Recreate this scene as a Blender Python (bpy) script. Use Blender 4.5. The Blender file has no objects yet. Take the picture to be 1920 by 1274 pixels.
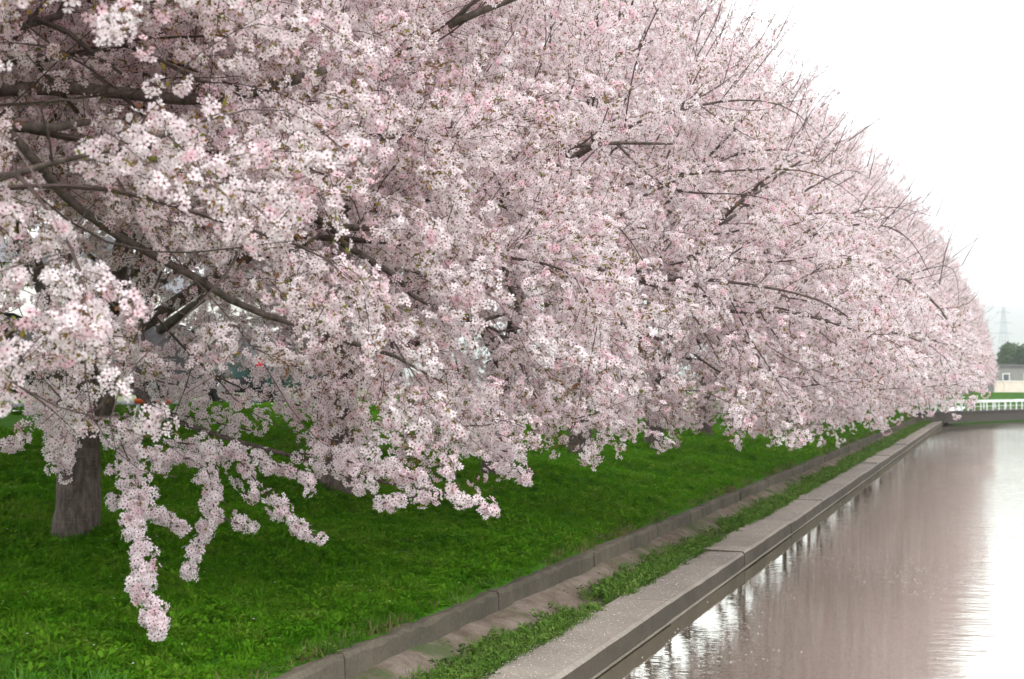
import bpy, bmesh, math, random
import numpy as np
from mathutils import Vector, Matrix, Euler

C = bpy.context.scene.collection
SC = bpy.context.scene
R = math.radians

# ------------------------------------------------------------------ camera, sky, sun, exposure
EYE = 2.4; WATER = .2                         # eye height and water level
YAW, PITCH = math.atan(912 / 2667), math.atan(83 / 2667)
cam_d = bpy.data.cameras.new('camera'); cam = bpy.data.objects.new('camera', cam_d); C.objects.link(cam)
cam.location = (0, 0, EYE)
cam.rotation_euler = (math.pi / 2 + PITCH, 0, YAW)
cam_d.lens = 50; cam_d.sensor_width = 36; cam_d.clip_end = 12000; cam_d.clip_start = .05
cam_d.dof.use_dof = True; cam_d.dof.focus_distance = 11.5; cam_d.dof.aperture_fstop = 3.2
SC.camera = cam

world = bpy.data.worlds.new('World'); SC.world = world; world.use_nodes = True
wn = world.node_tree; wn.nodes.clear()
sky = wn.nodes.new('ShaderNodeTexSky'); sky.sky_type = 'NISHITA'; sky.sun_disc = False
sky.sun_elevation = R(48); sky.sun_rotation = R(60); sky.air_density = 1.0; sky.dust_density = 6.0; sky.ozone_density = 1.0
hs = wn.nodes.new('ShaderNodeHueSaturation'); hs.inputs['Saturation'].default_value = .10
# an even overcast veil over the clear sky
veil = wn.nodes.new('ShaderNodeMixRGB'); veil.inputs[0].default_value = .86
tc = wn.nodes.new('ShaderNodeTexCoord')
nz = wn.nodes.new('ShaderNodeTexNoise'); nz.inputs['Scale'].default_value = 1.6; nz.inputs['Detail'].default_value = 3
cr = wn.nodes.new('ShaderNodeValToRGB')
cr.color_ramp.elements[0].position = .3; cr.color_ramp.elements[0].color = (10.6, 10.9, 11.3, 1)
cr.color_ramp.elements[1].position = .7; cr.color_ramp.elements[1].color = (11.8, 12.0, 12.25, 1)
bg = wn.nodes.new('ShaderNodeBackground'); bg.inputs['Strength'].default_value = .10
wo = wn.nodes.new('ShaderNodeOutputWorld')
wn.links.new(sky.outputs[0], hs.inputs['Color']); wn.links.new(hs.outputs[0], veil.inputs[1])
wn.links.new(tc.outputs['Generated'], nz.inputs['Vector']); wn.links.new(nz.outputs[0], cr.inputs[0])
wn.links.new(cr.outputs[0], veil.inputs[2]); wn.links.new(veil.outputs[0], bg.inputs[0]); wn.links.new(bg.outputs[0], wo.inputs[0])

sun_d = bpy.data.lights.new('sun', 'SUN'); sun = bpy.data.objects.new('sun', sun_d); C.objects.link(sun)
sun_d.energy = 1.0; sun_d.angle = R(35); sun_d.color = (1, .97, .93)
SUN_DIR = Vector((math.sin(R(60)) * math.cos(R(48)), math.cos(R(60)) * math.cos(R(48)), math.sin(R(48))))
SUN_DIR = Vector((.50, -.42, .76))            # soft sun from behind the camera's right shoulder
sun.rotation_euler = SUN_DIR.to_track_quat('Z', 'Y').to_euler()
sky.sun_rotation = math.atan2(SUN_DIR.x, SUN_DIR.y); sky.sun_elevation = math.asin(SUN_DIR.normalized().z)

vs = SC.view_settings
vs.view_transform = 'Standard'; vs.look = 'None'; vs.exposure = 1.14; vs.gamma = 1; vs.use_curve_mapping = False
SC.render.engine = 'CYCLES'
cy = SC.cycles
cy.max_bounces = 18; cy.volume_bounces = 1; cy.diffuse_bounces = 14; cy.glossy_bounces = 3; cy.transmission_bounces = 12; cy.transparent_max_bounces = 4
cy.use_denoising = True; cy.caustics_reflective = False; cy.caustics_refractive = False

# ------------------------------------------------------------------ small helpers
def tag(o, label=None, cat=None, group=None, kind=None):
    if label: o['label'] = label
    if cat: o['category'] = cat
    if group: o['group'] = group
    if kind: o['kind'] = kind
    return o

def empty(name, loc=(0, 0, 0), rz=0.0):
    o = bpy.data.objects.new(name, None); C.objects.link(o)
    o.location = loc; o.rotation_euler = (0, 0, rz); o.empty_display_size = .2
    return o

def link(name, me, parent=None):
    o = bpy.data.objects.new(name, me); C.objects.link(o)
    if parent: o.parent = parent
    return o

class MB:
    """collects shapes and links them as one mesh object"""
    def __init__(s): s.v = []; s.f = []; s.m = []
    def add(s, vs, fs, mi=0):
        n = len(s.v); s.v.extend([tuple(p) for p in vs]); s.f.extend([tuple(i + n for i in f) for f in fs]); s.m.extend([mi] * len(fs)); return s
    def box(s, x0, x1, y0, y1, z0, z1, mi=0, M=None):
        vs = [Vector(p) for p in ((x0,y0,z0),(x1,y0,z0),(x1,y1,z0),(x0,y1,z0),(x0,y0,z1),(x1,y0,z1),(x1,y1,z1),(x0,y1,z1))]
        if M: vs = [M @ p for p in vs]
        return s.add(vs, [(0,3,2,1),(4,5,6,7),(0,1,5,4),(1,2,6,5),(2,3,7,6),(3,0,4,7)], mi)
    def bar(s, a, b, r, n=6, mi=0, r2=None):
        return s.tube([a, b], [r, r if r2 is None else r2], n, mi)
    def tube(s, pts, rad, n=7, mi=0, wob=None):
        pts = [Vector(p) for p in pts]; N = len(pts); base = len(s.v)
        t0 = (pts[1] - pts[0]).normalized()
        u = t0.cross(Vector((0, 0, 1)))
        if u.length < .1: u = t0.cross(Vector((1, 0, 0)))
        u.normalize()
        for i, p in enumerate(pts):
            a = pts[max(i - 1, 0)]; b = pts[min(i + 1, N - 1)]
            t = (b - a)
            t = t.normalized() if t.length > 1e-9 else t0
            u = (u - t * u.dot(t)); u = u.normalized() if u.length > 1e-6 else t.orthogonal().normalized()
            w = t.cross(u)
            for k in range(n):
                an = 2 * math.pi * k / n
                r = rad[i] * (1 if wob is None else wob(i, k))
                s.v.append(tuple(p + (u * math.cos(an) + w * math.sin(an)) * r))
        for i in range(N - 1):
            for k in range(n):
                s.f.append((base + i*n + k, base + i*n + (k+1) % n, base + (i+1)*n + (k+1) % n, base + (i+1)*n + k)); s.m.append(mi)
        s.f.append(tuple(base + k for k in reversed(range(n)))); s.m.append(mi)
        s.f.append(tuple(base + (N-1)*n + k for k in range(n))); s.m.append(mi)
        return s
    def mesh(s, name, mats, smooth=False):
        me = bpy.data.meshes.new(name); me.from_pydata(s.v, [], s.f)
        for m in (mats if isinstance(mats, (list, tuple)) else [mats]): me.materials.append(m)
        me.polygons.foreach_set('material_index', s.m)
        if smooth: me.polygons.foreach_set('use_smooth', [True] * len(s.f))
        me.update(); return me
    def build(s, name, mats, parent=None, smooth=False):
        return link(name, s.mesh(name, mats, smooth), parent)

def bevel_mesh(me, w, seg=1):
    bm = bmesh.new(); bm.from_mesh(me)
    bmesh.ops.bevel(bm, geom=bm.edges[:], offset=w, segments=seg, affect='EDGES', profile=.6, clamp_overlap=True)
    bm.to_mesh(me); bm.free(); return me

# camera frame, to read real places off the photograph: pixel of the 1920 picture + depth in metres -> world
_th, _ph = YAW, PITCH
FW = Vector((-math.sin(_th) * math.cos(_ph), math.cos(_th) * math.cos(_ph), math.sin(_ph)))
RT = Vector((math.cos(_th), math.sin(_th), 0)); UP = RT.cross(FW)
def at(x, y, d):
    return Vector((0, 0, EYE)) + FW * d + RT * ((x - 960) / 2667 * d) + UP * ((637 - y) / 2667 * d)
def pix(P):
    q = P - np.array([0, 0, EYE]); d = q @ np.array(FW)
    return 960 + 2667 * (q @ np.array(RT)) / np.maximum(d, .1), 637 - 2667 * (q @ np.array(UP)) / np.maximum(d, .1), d

# ------------------------------------------------------------------ materials
def mat(name):
    m = bpy.data.materials.new(name); m.use_nodes = True
    nt = m.node_tree; nt.nodes.clear()
    return m, nt, nt.nodes.new, nt.links.new

def out(nt, sh):
    o = nt.nodes.new('ShaderNodeOutputMaterial'); nt.links.new(sh, o.inputs['Surface'])

def noise(nt, scale, detail=4, rough=.6, vec=None, stretch=None):
    n = nt.nodes.new('ShaderNodeTexNoise'); n.inputs['Scale'].default_value = scale; n.inputs['Detail'].default_value = detail; n.inputs['Roughness'].default_value = rough
    t = nt.nodes.new('ShaderNodeNewGeometry') if vec is None else None
    src = t.outputs['Position'] if vec is None else vec
    if stretch:
        mp = nt.nodes.new('ShaderNodeMapping'); mp.inputs['Scale'].default_value = stretch
        nt.links.new(src, mp.inputs['Vector']); src = mp.outputs[0]
    nt.links.new(src, n.inputs['Vector']); return n.outputs['Fac']

def ramp(nt, fac, stops):
    r = nt.nodes.new('ShaderNodeValToRGB'); e = r.color_ramp.elements
    while len(e) < len(stops): e.new(.5)
    for i, (p, c) in enumerate(stops): e[i].position = p; e[i].color = (*c, 1)
    nt.links.new(fac, r.inputs[0]); return r.outputs[0]

def mixc(nt, fac, a, b, mode='MIX'):
    m = nt.nodes.new('ShaderNodeMixRGB'); m.blend_type = mode
    for i, v in ((0, fac), (1, a), (2, b)):
        if isinstance(v, (int, float)): m.inputs[i].default_value = v
        elif isinstance(v, tuple): m.inputs[i].default_value = (*v, 1)
        else: nt.links.new(v, m.inputs[i])
    return m.outputs[0]

def bump(nt, h, strength, dist):
    b = nt.nodes.new('ShaderNodeBump'); b.inputs['Strength'].default_value = strength; b.inputs['Distance'].default_value = dist
    nt.links.new(h, b.inputs['Height']); return b.outputs[0]

def principled(nt, col, rough=.7, normal=None, metal=0, spec=.3):
    p = nt.nodes.new('ShaderNodeBsdfPrincipled')
    if isinstance(col, tuple): p.inputs['Base Color'].default_value = (*col, 1)
    else: nt.links.new(col, p.inputs['Base Color'])
    p.inputs['Roughness'].default_value = rough; p.inputs['Metallic'].default_value = metal; p.inputs['Specular IOR Level'].default_value = spec
    if normal: nt.links.new(normal, p.inputs['Normal'])
    return p.outputs[0]

def simple(name, col, rough=.6, var=.12, scale=6, metal=0, spec=.3):
    m, nt, N, L = mat(name)
    n = noise(nt, scale)
    c = ramp(nt, n, [(.3, tuple(x * (1 - var) for x in col)), (.7, tuple(min(1, x * (1 + var)) for x in col))])
    out(nt, principled(nt, c, rough, bump(nt, n, .15, .01), metal, spec)); return m

def leafy(name, stops, trans=.3, rnd=.25, attr=None, wscale=None):
    """thin leaves and petals: diffuse plus light passing through"""
    m, nt, N, L = mat(name)
    oi = N('ShaderNodeObjectInfo')
    if attr:
        a = N('ShaderNodeAttribute'); a.attribute_name = attr; f = a.outputs['Fac']
        mx = N('ShaderNodeMath'); mx.operation = 'MULTIPLY_ADD'; L(oi.outputs['Random'], mx.inputs[0]); mx.inputs[1].default_value = rnd; L(f, mx.inputs[2]); f = mx.outputs[0]
    else: f = oi.outputs['Random']
    if wscale:
        n = noise(nt, wscale, 3)
        mx = N('ShaderNodeMath'); mx.operation = 'MULTIPLY_ADD'; L(f, mx.inputs[0]); mx.inputs[1].default_value = rnd; L(n, mx.inputs[2]); f = mx.outputs[0]
    c = ramp(nt, f, stops)
    d = N('ShaderNodeBsdfDiffuse'); L(c, d.inputs[0]); t = N('ShaderNodeBsdfTranslucent'); L(c, t.inputs[0])
    x = N('ShaderNodeMixShader'); x.inputs[0].default_value = trans; L(d.outputs[0], x.inputs[1]); L(t.outputs[0], x.inputs[2])
    out(nt, x.outputs[0]); return m

M = {}
M['petal'] = leafy('petal', [(0, (.95, .905, .915)), (.5, (.935, .85, .872)), (.85, (.90, .755, .795)), (1, (.85, .60, .66))], .48, .35, attr='tint')
M['heart'] = simple('flower_heart', (.17, .04, .06), .7, .3, 40)
M['twig'] = simple('twig_bark', (.085, .060, .054), .8, .3, 20)
M['leaf'] = leafy('young_leaf', [(0, (.24, .085, .045)), (.45, (.21, .12, .04)), (.75, (.21, .165, .03)), (1, (.18, .19, .03))], .35, .3, attr='tint')

def bark():
    m, nt, N, L = mat('cherry_bark')
    tcn = N('ShaderNodeTexCoord')
    a = noise(nt, 22, 6, .7, tcn.outputs['Object'], (1, 1, .35))
    b = noise(nt, 6, 3, .6, tcn.outputs['Object'], (.6, .6, 6))     # lenticel bands run round the stem
    c = ramp(nt, a, [(.3, (.040, .030, .026)), (.52, (.115, .090, .078)), (.72, (.21, .175, .155))])
    c = mixc(nt, ramp(nt, b, [(.55, (0, 0, 0)), (.68, (.6, .6, .6))]), c, (.17, .135, .115))
    g = noise(nt, 2.2, 3, .6, tcn.outputs['Object'])
    c = mixc(nt, ramp(nt, g, [(.56, (0, 0, 0)), (.72, (.45, .45, .45))]), c, (.07, .085, .05))
    hh = mixc(nt, .5, a, b)
    out(nt, principled(nt, c, .85, bump(nt, hh, .9, .02), 0, .2)); return m
M['bark'] = bark()

def concrete(name, base, dark, sc=1.0, pits=.5, petals=False):
    m, nt, N, L = mat(name)
    a = noise(nt, 1.3 * sc, 6, .65); b = noise(nt, 40 * sc, 4, .7); d = noise(nt, 7 * sc, 5, .7)
    c = ramp(nt, a, [(.32, dark), (.68, base)])
    c = mixc(nt, .55, c, ramp(nt, b, [(.3, (.35, .34, .33)), (.62, (.75, .74, .72))]), 'OVERLAY')
    c = mixc(nt, ramp(nt, d, [(.60, (0, 0, 0)), (.75, (.6, .6, .6))]), c, tuple(x * .45 for x in base))
    oi = N('ShaderNodeObjectInfo')
    v = ramp(nt, oi.outputs['Random'], [(0, (.88, .88, .88)), (1, (1.08, 1.07, 1.05))])
    c = mixc(nt, 1.0, c, v, 'MULTIPLY')
    out(nt, principled(nt, c, .88, bump(nt, mixc(nt, .4, b, d), pits, .01), 0, .2)); return m
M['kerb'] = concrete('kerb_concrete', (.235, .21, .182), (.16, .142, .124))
M['kerb_face'] = concrete('kerb_face_concrete', (.075, .064, .050), (.045, .039, .030))  # darker than the kerb top: wetness and the upright side's shade put into the colour
M['ledge'] = concrete('ledge_concrete', (.28, .25, .215), (.2, .18, .15))
M['wall'] = concrete('retaining_concrete', (.105, .092, .070), (.05, .045, .034))
M['bridge'] = concrete('bridge_concrete', (.052, .045, .04), (.04, .034, .03))

def soil():
    m, nt, N, L = mat('gutter_soil')
    a = noise(nt, 3, 6, .7); b = noise(nt, 45, 4, .7)
    c = ramp(nt, a, [(.3, (.085, .066, .048)), (.5, (.15, .12, .095)), (.7, (.24, .20, .17))])
    c = mixc(nt, .5, c, ramp(nt, b, [(.3, (.3, .3, .3)), (.7, (.7, .68, .66))]), 'OVERLAY')
    g = noise(nt, 1.7, 4, .6)
    c = mixc(nt, ramp(nt, g, [(.5, (0, 0, 0)), (.62, (.7, .7, .7))]), c, (.045, .085, .02))
    out(nt, principled(nt, c, .95, bump(nt, b, .8, .02), 0, .1)); return m
M['soil'] = soil()

def turf():
    m, nt, N, L = mat('turf')
    a = noise(nt, .9, 5, .6); b = noise(nt, 25, 4, .7)
    c = ramp(nt, a, [(.3, (.040, .135, .008)), (.7, (.065, .185, .012))])
    c = mixc(nt, .6, c, ramp(nt, b, [(.3, (.25, .25, .25)), (.7, (.7, .7, .7))]), 'OVERLAY')
    out(nt, principled(nt, c, .95, bump(nt, b, 1, .05), 0, .1)); return m
M['turf'] = turf()
M['blade'] = leafy('grass_blade', [(.25, (.046, .155, .006)), (.55, (.070, .220, .009)), (.85, (.112, .270, .014)), (1.0, (.16, .28, .03))], .42, .45, wscale=1.1)
M['longblade'] = leafy('long_grass_blade', [(0, (.06, .18, .02)), (1, (.12, .27, .045))], .3)
M['weed'] = leafy('weed_leaf', [(0, (.06, .13, .020)), (.6, (.10, .19, .032)), (1, (.16, .23, .06))], .3)
M['dry'] = leafy('dry_stem', [(0, (.16, .11, .06)), (1, (.24, .18, .10))], .2)
M['asphalt'] = simple('asphalt', (.055, .055, .057), .9, .2, 30)
M['field'] = simple('field_ground', (.10, .12, .055), .95, .25, .3)

def water():
    m, nt, N, L = mat('canal_water')
    # ripples: crests lie across the canal, wind lanes vary their strength
    w1 = noise(nt, 1.0, 3, .55, stretch=(1.6, 5.5, 1)); w2 = noise(nt, 1.0, 2, .5, stretch=(5, 16, 1)); w3 = noise(nt, .16, 2, .5, stretch=(1, .35, 1))
    h = mixc(nt, .35, w1, w2)
    st = ramp(nt, w3, [(.40, (.35, .35, .35)), (.62, (1, 1, 1))])
    h = mixc(nt, 1.0, h, st, 'MULTIPLY')
    sx = N('ShaderNodeSeparateXYZ'); L(N('ShaderNodeNewGeometry').outputs['Position'], sx.inputs[0])   # sheltered strip along the wall lies calmer
    lee = N('ShaderNodeMapRange'); lee.inputs['From Min'].default_value = -2.9; lee.inputs['From Max'].default_value = -.1; lee.inputs['To Min'].default_value = .03; lee.inputs['To Max'].default_value = 1.0; L(sx.outputs['X'], lee.inputs['Value'])
    h = mixc(nt, 1.0, h, lee.outputs[0], 'MULTIPLY')
    nb = bump(nt, h, .36, .05)
    body = N('ShaderNodeBsdfDiffuse'); 
    L(ramp(nt, noise(nt, .25, 3), [(.3, (.135, .108, .066)), (.7, (.165, .135, .092))]), body.inputs[0])
    gl = N('ShaderNodeBsdfGlossy'); gl.inputs['Roughness'].default_value = .025; gl.inputs['Color'].default_value = (.975, .985, .915, 1); L(nb, gl.inputs['Normal'])
    lw = N('ShaderNodeLayerWeight'); lw.inputs['Blend'].default_value = .5
    fr = N('ShaderNodeMapRange'); fr.inputs['To Min'].default_value = .30; fr.inputs['To Max'].default_value = .93; L(lw.outputs['Facing'], fr.inputs['Value'])
    x = N('ShaderNodeMixShader'); L(fr.outputs[0], x.inputs[0]); L(body.outputs[0], x.inputs[1]); L(gl.outputs[0], x.inputs[2])
    out(nt, x.outputs[0]); return m
M['water'] = water()
M['white_paint'] = simple('white_paint', (.78, .80, .80), .45, .06, 5)
M['wallwhite'] = simple('house_plaster', (.72, .71, .68), .8, .06, 2)
M['wallcream'] = simple('cream_wall', (.62, .55, .45), .8, .08, 2)
M['wallgrey'] = simple('grey_cladding', (.20, .195, .18), .8, .1, 2)
M['roof'] = simple('roof_tile', (.10, .10, .11), .7, .2, 8)
M['steel'] = simple('galvanised_steel', (.30, .36, .38), .5, .1, 3, .3)
M['orange'] = simple('orange_plastic', (.75, .13, .03), .5, .08, 6)
M['rubber'] = simple('tyre_rubber', (.02, .02, .02), .8, .2, 9)
M['rim'] = simple('wheel_alloy', (.45, .46, .48), .35, .1, 9, .7)
M['redlens'] = simple('red_lens', (.55, .015, .03), .2, .05, 9, 0, .6)
M['trim'] = simple('black_trim', (.02, .02, .022), .5, .1, 9)
M['plate'] = simple('plain_plate', (.75, .75, .72), .5, .04, 9)
M['carblack'] = simple('black_car_paint', (.012, .013, .015), .2, .1, 2, 0, .6)
M['cargreen'] = simple('dark_green_car_paint', (.02, .065, .055), .25, .1, 2, 0, .6)
M['carsilver'] = simple('slate_car_paint', (.07, .075, .08), .3, .05, 2, .2, .6)
def glass():
    m, nt, N, L = mat('dark_glass')
    out(nt, principled(nt, (.02, .025, .028), .05, None, 0, .7)); return m
M['glass'] = glass()
M['fargreen'] = leafy('evergreen_leaf', [(0, (.022, .055, .018)), (1, (.05, .10, .03))], .2)
M['hill'] = simple('wooded_hill', (.05, .075, .05), .95, .3, .01)

# ------------------------------------------------------------------ the lie of the land (X = - distance left of the camera's line, Y along the canal)
KX0, KX1, KZ = -3.42, -2.88, .40              # coping: back, water edge, top
WX0, WX1, WZ = -4.17, -4.05, .65              # low retaining wall
def ground_z(x, y):
    L = -x
    xs = [4.09, 4.15, 5.2, 7.5, 10, 13, 14, 20, 60, 5000]; zs = [.2, .62, .80, 1.07, 1.48, 1.93, 1.99, 2.0, 2.0, 2.0]
    z = np.interp(L, xs, zs)
    b = .05 * np.sin(x * 1.7 + y * .6) + .04 * np.sin(y * 1.3 - x * .8) + .03 * np.sin(y * 2.9 + x * 2.3)
    w = np.clip((L - 4.3) / 1.2, 0, 1) * np.clip((13.8 - L) / 2, 0, 1)
    return z + b * w

def sheet(name, xs, ys, zf, m, kind='structure', smooth=True):
    X, Y = np.meshgrid(xs, ys); Z = zf(X, Y)
    vs = np.stack([X.ravel(), Y.ravel(), Z.ravel()], 1); nx, ny = len(xs), len(ys)
    fs = [(j*nx+i, j*nx+i+1, (j+1)*nx+i+1, (j+1)*nx+i) for j in range(ny-1) for i in range(nx-1)]
    me = bpy.data.meshes.new(name); me.from_pydata(vs.tolist(), [], fs); me.materials.append(m)
    if smooth: me.polygons.foreach_set('use_smooth', [True] * len(fs))
    o = link(name, me); o['kind'] = kind; return o

YS = np.concatenate([np.arange(-8, 40, .5), np.arange(40, 140, 2.0), np.array([140, 180, 260, 400, 700, 1200, 2500, 5000])])
sheet('grass_bank', np.concatenate([-np.array([14.0]), -np.arange(13.75, 4.2, -.35), -np.array([4.15, 4.09])]), YS[YS <= 180], ground_z, M['turf'])
sheet('road', np.array([-19.0, -16.5, -14.0]), YS[YS <= 180], lambda x, y: x * 0 + 2.0, M['asphalt'])
sheet('ground', np.array([-5000., -800, -120, -40, -19]), np.array([-60., 0, 60, 180, 600, 5000]), lambda x, y: x * 0 + 1.99, M['field'])
sheet('far_ground', np.array([-19., -8, 0, 10, 60, 5000]), np.array([180., 260, 600, 5000]), lambda x, y: x * 0 + 1.3, M['field'])
sheet('right_bank', np.array([7.4, 12, 60, 5000]), np.array([-60., 40, 90, 180]), lambda x, y: x * 0 + .8, M['turf'])
sheet('canal_bed', np.array([-3.2, 7.6]), np.array([-60., 180]), lambda x, y: x * 0 - 1.2, M['soil'])
sheet('water', np.array([-2.95, 0, 7.2]), np.array([-60., 0, 60, 181]), lambda x, y: x * 0 + WATER, M['water'])
sheet('gutter', np.linspace(-4.08, -3.38, 8), np.concatenate([np.arange(-8, 60, .4), np.arange(60, 96, 2)]),
      lambda x, y: .345 + .018 * np.sin(y * 1.1) * np.sin(x * 4 + y) + .012 * np.sin(y * 4.7 + x * 9) + .13 * np.clip((-3.72 - x) / .3, 0, 1), M['soil'])

# canal edge: coping blocks 4 m long on a wall with a pale ledge at the waterline
canal_edge = tag(empty('canal_wall', ((KX0 + KX1) / 2, 40, 0)), 'concrete canal edge with long pale coping blocks above the water', 'kerb')
rnd = random.Random(5)
cop_meshes = []
for v in range(3):
    b = MB(); n = 14; r2 = random.Random(40 + v); ps = []
    for i in range(n + 1):
        y = -1.988 + 3.976 * i / n; j = lambda a: r2.uniform(-a, a)
        ps.append([(-.27 + j(.012), y, -.13), (-.27 + j(.012), y, -.012 + j(.006)), (-.252 + j(.012), y, .0 + j(.004)), (.238 + j(.005), y, j(.004)), (.262 + j(.005), y, -.026 + j(.006)), (.265 + j(.003), y, -.17)])
    for i in range(n):
        vs = ps[i] + ps[i + 1]
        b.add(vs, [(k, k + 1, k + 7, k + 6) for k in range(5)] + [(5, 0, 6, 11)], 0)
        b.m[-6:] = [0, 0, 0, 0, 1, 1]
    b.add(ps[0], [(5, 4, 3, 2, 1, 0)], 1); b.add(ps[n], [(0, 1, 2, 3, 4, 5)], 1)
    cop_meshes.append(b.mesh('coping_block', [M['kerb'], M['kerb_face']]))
for i in range(25):
    y = -5.0 + 4.0 * i
    if y > 92: break
    o = link('coping_block', cop_meshes[i % 3], canal_edge)
    o.location = (rnd.uniform(-.006, .006), y - 40, KZ + rnd.uniform(-.012, .008)); o.rotation_euler = (rnd.uniform(-.002, .002), rnd.uniform(-.015, .015), rnd.uniform(-.003, .003))
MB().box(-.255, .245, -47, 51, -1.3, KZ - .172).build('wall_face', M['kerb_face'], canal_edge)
MB().box(.248, .2605, -47, 51, -.4, WATER + .012).build('ledge', M['ledge'], canal_edge)
# opposite bank wall, out of the picture to the right
tag(MB().box(7.15, 7.45, -60, 180, -1.3, .9).build('bank_wall', M['kerb']), 'plain concrete wall of the opposite canal bank', 'wall')

# low retaining wall in 3 m lengths
rw = tag(empty('retaining_wall', ((WX0 + WX1) / 2, 40, .3)), 'low brown weathered concrete wall at the foot of the grass bank', 'wall')
wall_meshes = []
for v in range(3):
    b = MB(); n = 12; r2 = random.Random(70 + v); ps = []; n = 24
    for i in range(n + 1):
        y = -1.492 + 2.984 * i / n; j = lambda a: r2.uniform(-a, a)
        ps.append([(-.06, y, -.25), (-.06, y, .33 + j(.01)), (.03 + j(.01), y, .335 + j(.014)), (.055 + j(.01), y, .305 + j(.016)), (.075 + j(.006), y, -.25)])
    for i in range(n):
        b.add(ps[i] + ps[i + 1], [(k, k + 1, k + 6, k + 5) for k in range(4)])
    b.add(ps[0], [(4, 3, 2, 1, 0)]); b.add(ps[n], [(0, 1, 2, 3, 4)])
    wall_meshes.append(b.mesh('wall_panel', [M['wall']]))
for i in range(33):
    o = link('wall_panel', wall_meshes[i % 3], rw)
    o.location = (rnd.uniform(-.008, .008), -5 + 3 * i - 40, rnd.uniform(-.012, .012)); o.rotation_euler = (0, rnd.uniform(-.02, .02), 0)

# ------------------------------------------------------------------ scatter by geometry nodes (blossom, grass, weeds: what nobody could count)
def proto_collection(name, meshes):
    col = bpy.data.collections.new(name)
    for i, me in enumerate(meshes):
        col.objects.link(bpy.data.objects.new('%s_%02d' % (name, i), me))
    return col

def scatter_group(name, col):
    g = bpy.data.node_groups.new(name, 'GeometryNodeTree')
    g.interface.new_socket('Geometry', in_out='INPUT', socket_type='NodeSocketGeometry')
    g.interface.new_socket('Geometry', in_out='OUTPUT', socket_type='NodeSocketGeometry')
    N, L = g.nodes.new, g.links.new
    gi, go = N('NodeGroupInput'), N('NodeGroupOutput')
    ci = N('GeometryNodeCollectionInfo'); ci.inputs['Collection'].default_value = col; ci.inputs['Separate Children'].default_value = True; ci.inputs['Reset Children'].default_value = True
    ip = N('GeometryNodeInstanceOnPoints'); ip.inputs['Pick Instance'].default_value = True
    def attr(nm, tp):
        a = N('GeometryNodeInputNamedAttribute'); a.data_type = tp; a.inputs['Name'].default_value = nm; return a.outputs['Attribute']
    e = N('FunctionNodeEulerToRotation'); L(attr('rot', 'FLOAT_VECTOR'), e.inputs[0])
    L(gi.outputs[0], ip.inputs['Points']); L(ci.outputs[0], ip.inputs['Instance'])
    L(e.outputs[0], ip.inputs['Rotation']); L(attr('scl', 'FLOAT'), ip.inputs['Scale']); L(attr('pick', 'INT'), ip.inputs['Instance Index'])
    L(ip.outputs[0], go.inputs[0]); return g

def scatter(name, group, P, ROT, S, PICK, parent=None):
    me = bpy.data.meshes.new(name); me.from_pydata(P.tolist(), [], [])
    a = me.attributes.new('rot', 'FLOAT_VECTOR', 'POINT'); a.data.foreach_set('vector', np.asarray(ROT, np.float32).ravel())
    a = me.attributes.new('scl', 'FLOAT', 'POINT'); a.data.foreach_set('value', np.asarray(S, np.float32))
    a = me.attributes.new('pick', 'INT', 'POINT'); a.data.foreach_set('value', np.asarray(PICK, np.int32))
    o = link(name, me, parent); o['kind'] = 'stuff'
    mod = o.modifiers.new('scatter', 'NODES'); mod.node_group = group
    return o

def tint_mesh(b, name, mats, tints):
    me = b.mesh(name, mats)
    a = me.attributes.new('tint', 'FLOAT', 'FACE'); a.data.foreach_set('value', np.asarray(tints, np.float32)); return me

# ------------------------------------------------------------------ blossom sprays: a twig with umbels of five-petalled flowers
def flower(b, tints, c, nrm, rad, tint, rg):
    nrm = nrm.normalized(); u = nrm.orthogonal().normalized(); w = nrm.cross(u)
    ph = rg.uniform(0, 6.28); cup = rg.uniform(.15, .55)
    def P(r, a, h): return c + (u * math.cos(a) + w * math.sin(a)) * (r * rad) + nrm * (h * rad)
    for k in range(5):
        a = ph + k * 1.2566 + rg.uniform(-.08, .08); s = rg.uniform(.92, 1.06); cu = cup + rg.uniform(-.12, .12)
        vs = [P(.08, a, .02), P(.62*s, a-.50, .5*cu), P(.98*s, a-.23, .9*cu), P(.88*s, a, .75*cu), P(.98*s, a+.23, .9*cu), P(.62*s, a+.50, .5*cu)]
        b.add(vs, [(0, 1, 2, 3), (0, 3, 4, 5)], 0); tints.extend([tint + rg.uniform(-.05, .05)] * 2)
    vs = [P(.25, ph + k * 1.2566 + .6, .16) for k in range(5)]
    b.add(vs, [(0, 1, 2, 3, 4)], 1); tints.append(0)

def leaf(b, tints, p, d, size, tint, rg):
    d = d.normalized(); s = d.cross(Vector((rg.uniform(-1, 1), rg.uniform(-1, 1), rg.uniform(-1, 1)))).normalized(); n = d.cross(s)
    vs = [p, p + d*size*.5 + s*size*.22 + n*size*.06, p + d*size, p + d*size*.5 - s*size*.22 + n*size*.06]
    b.add(vs, [(0, 1, 2, 3)], 3); tints.append(tint)

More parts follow.
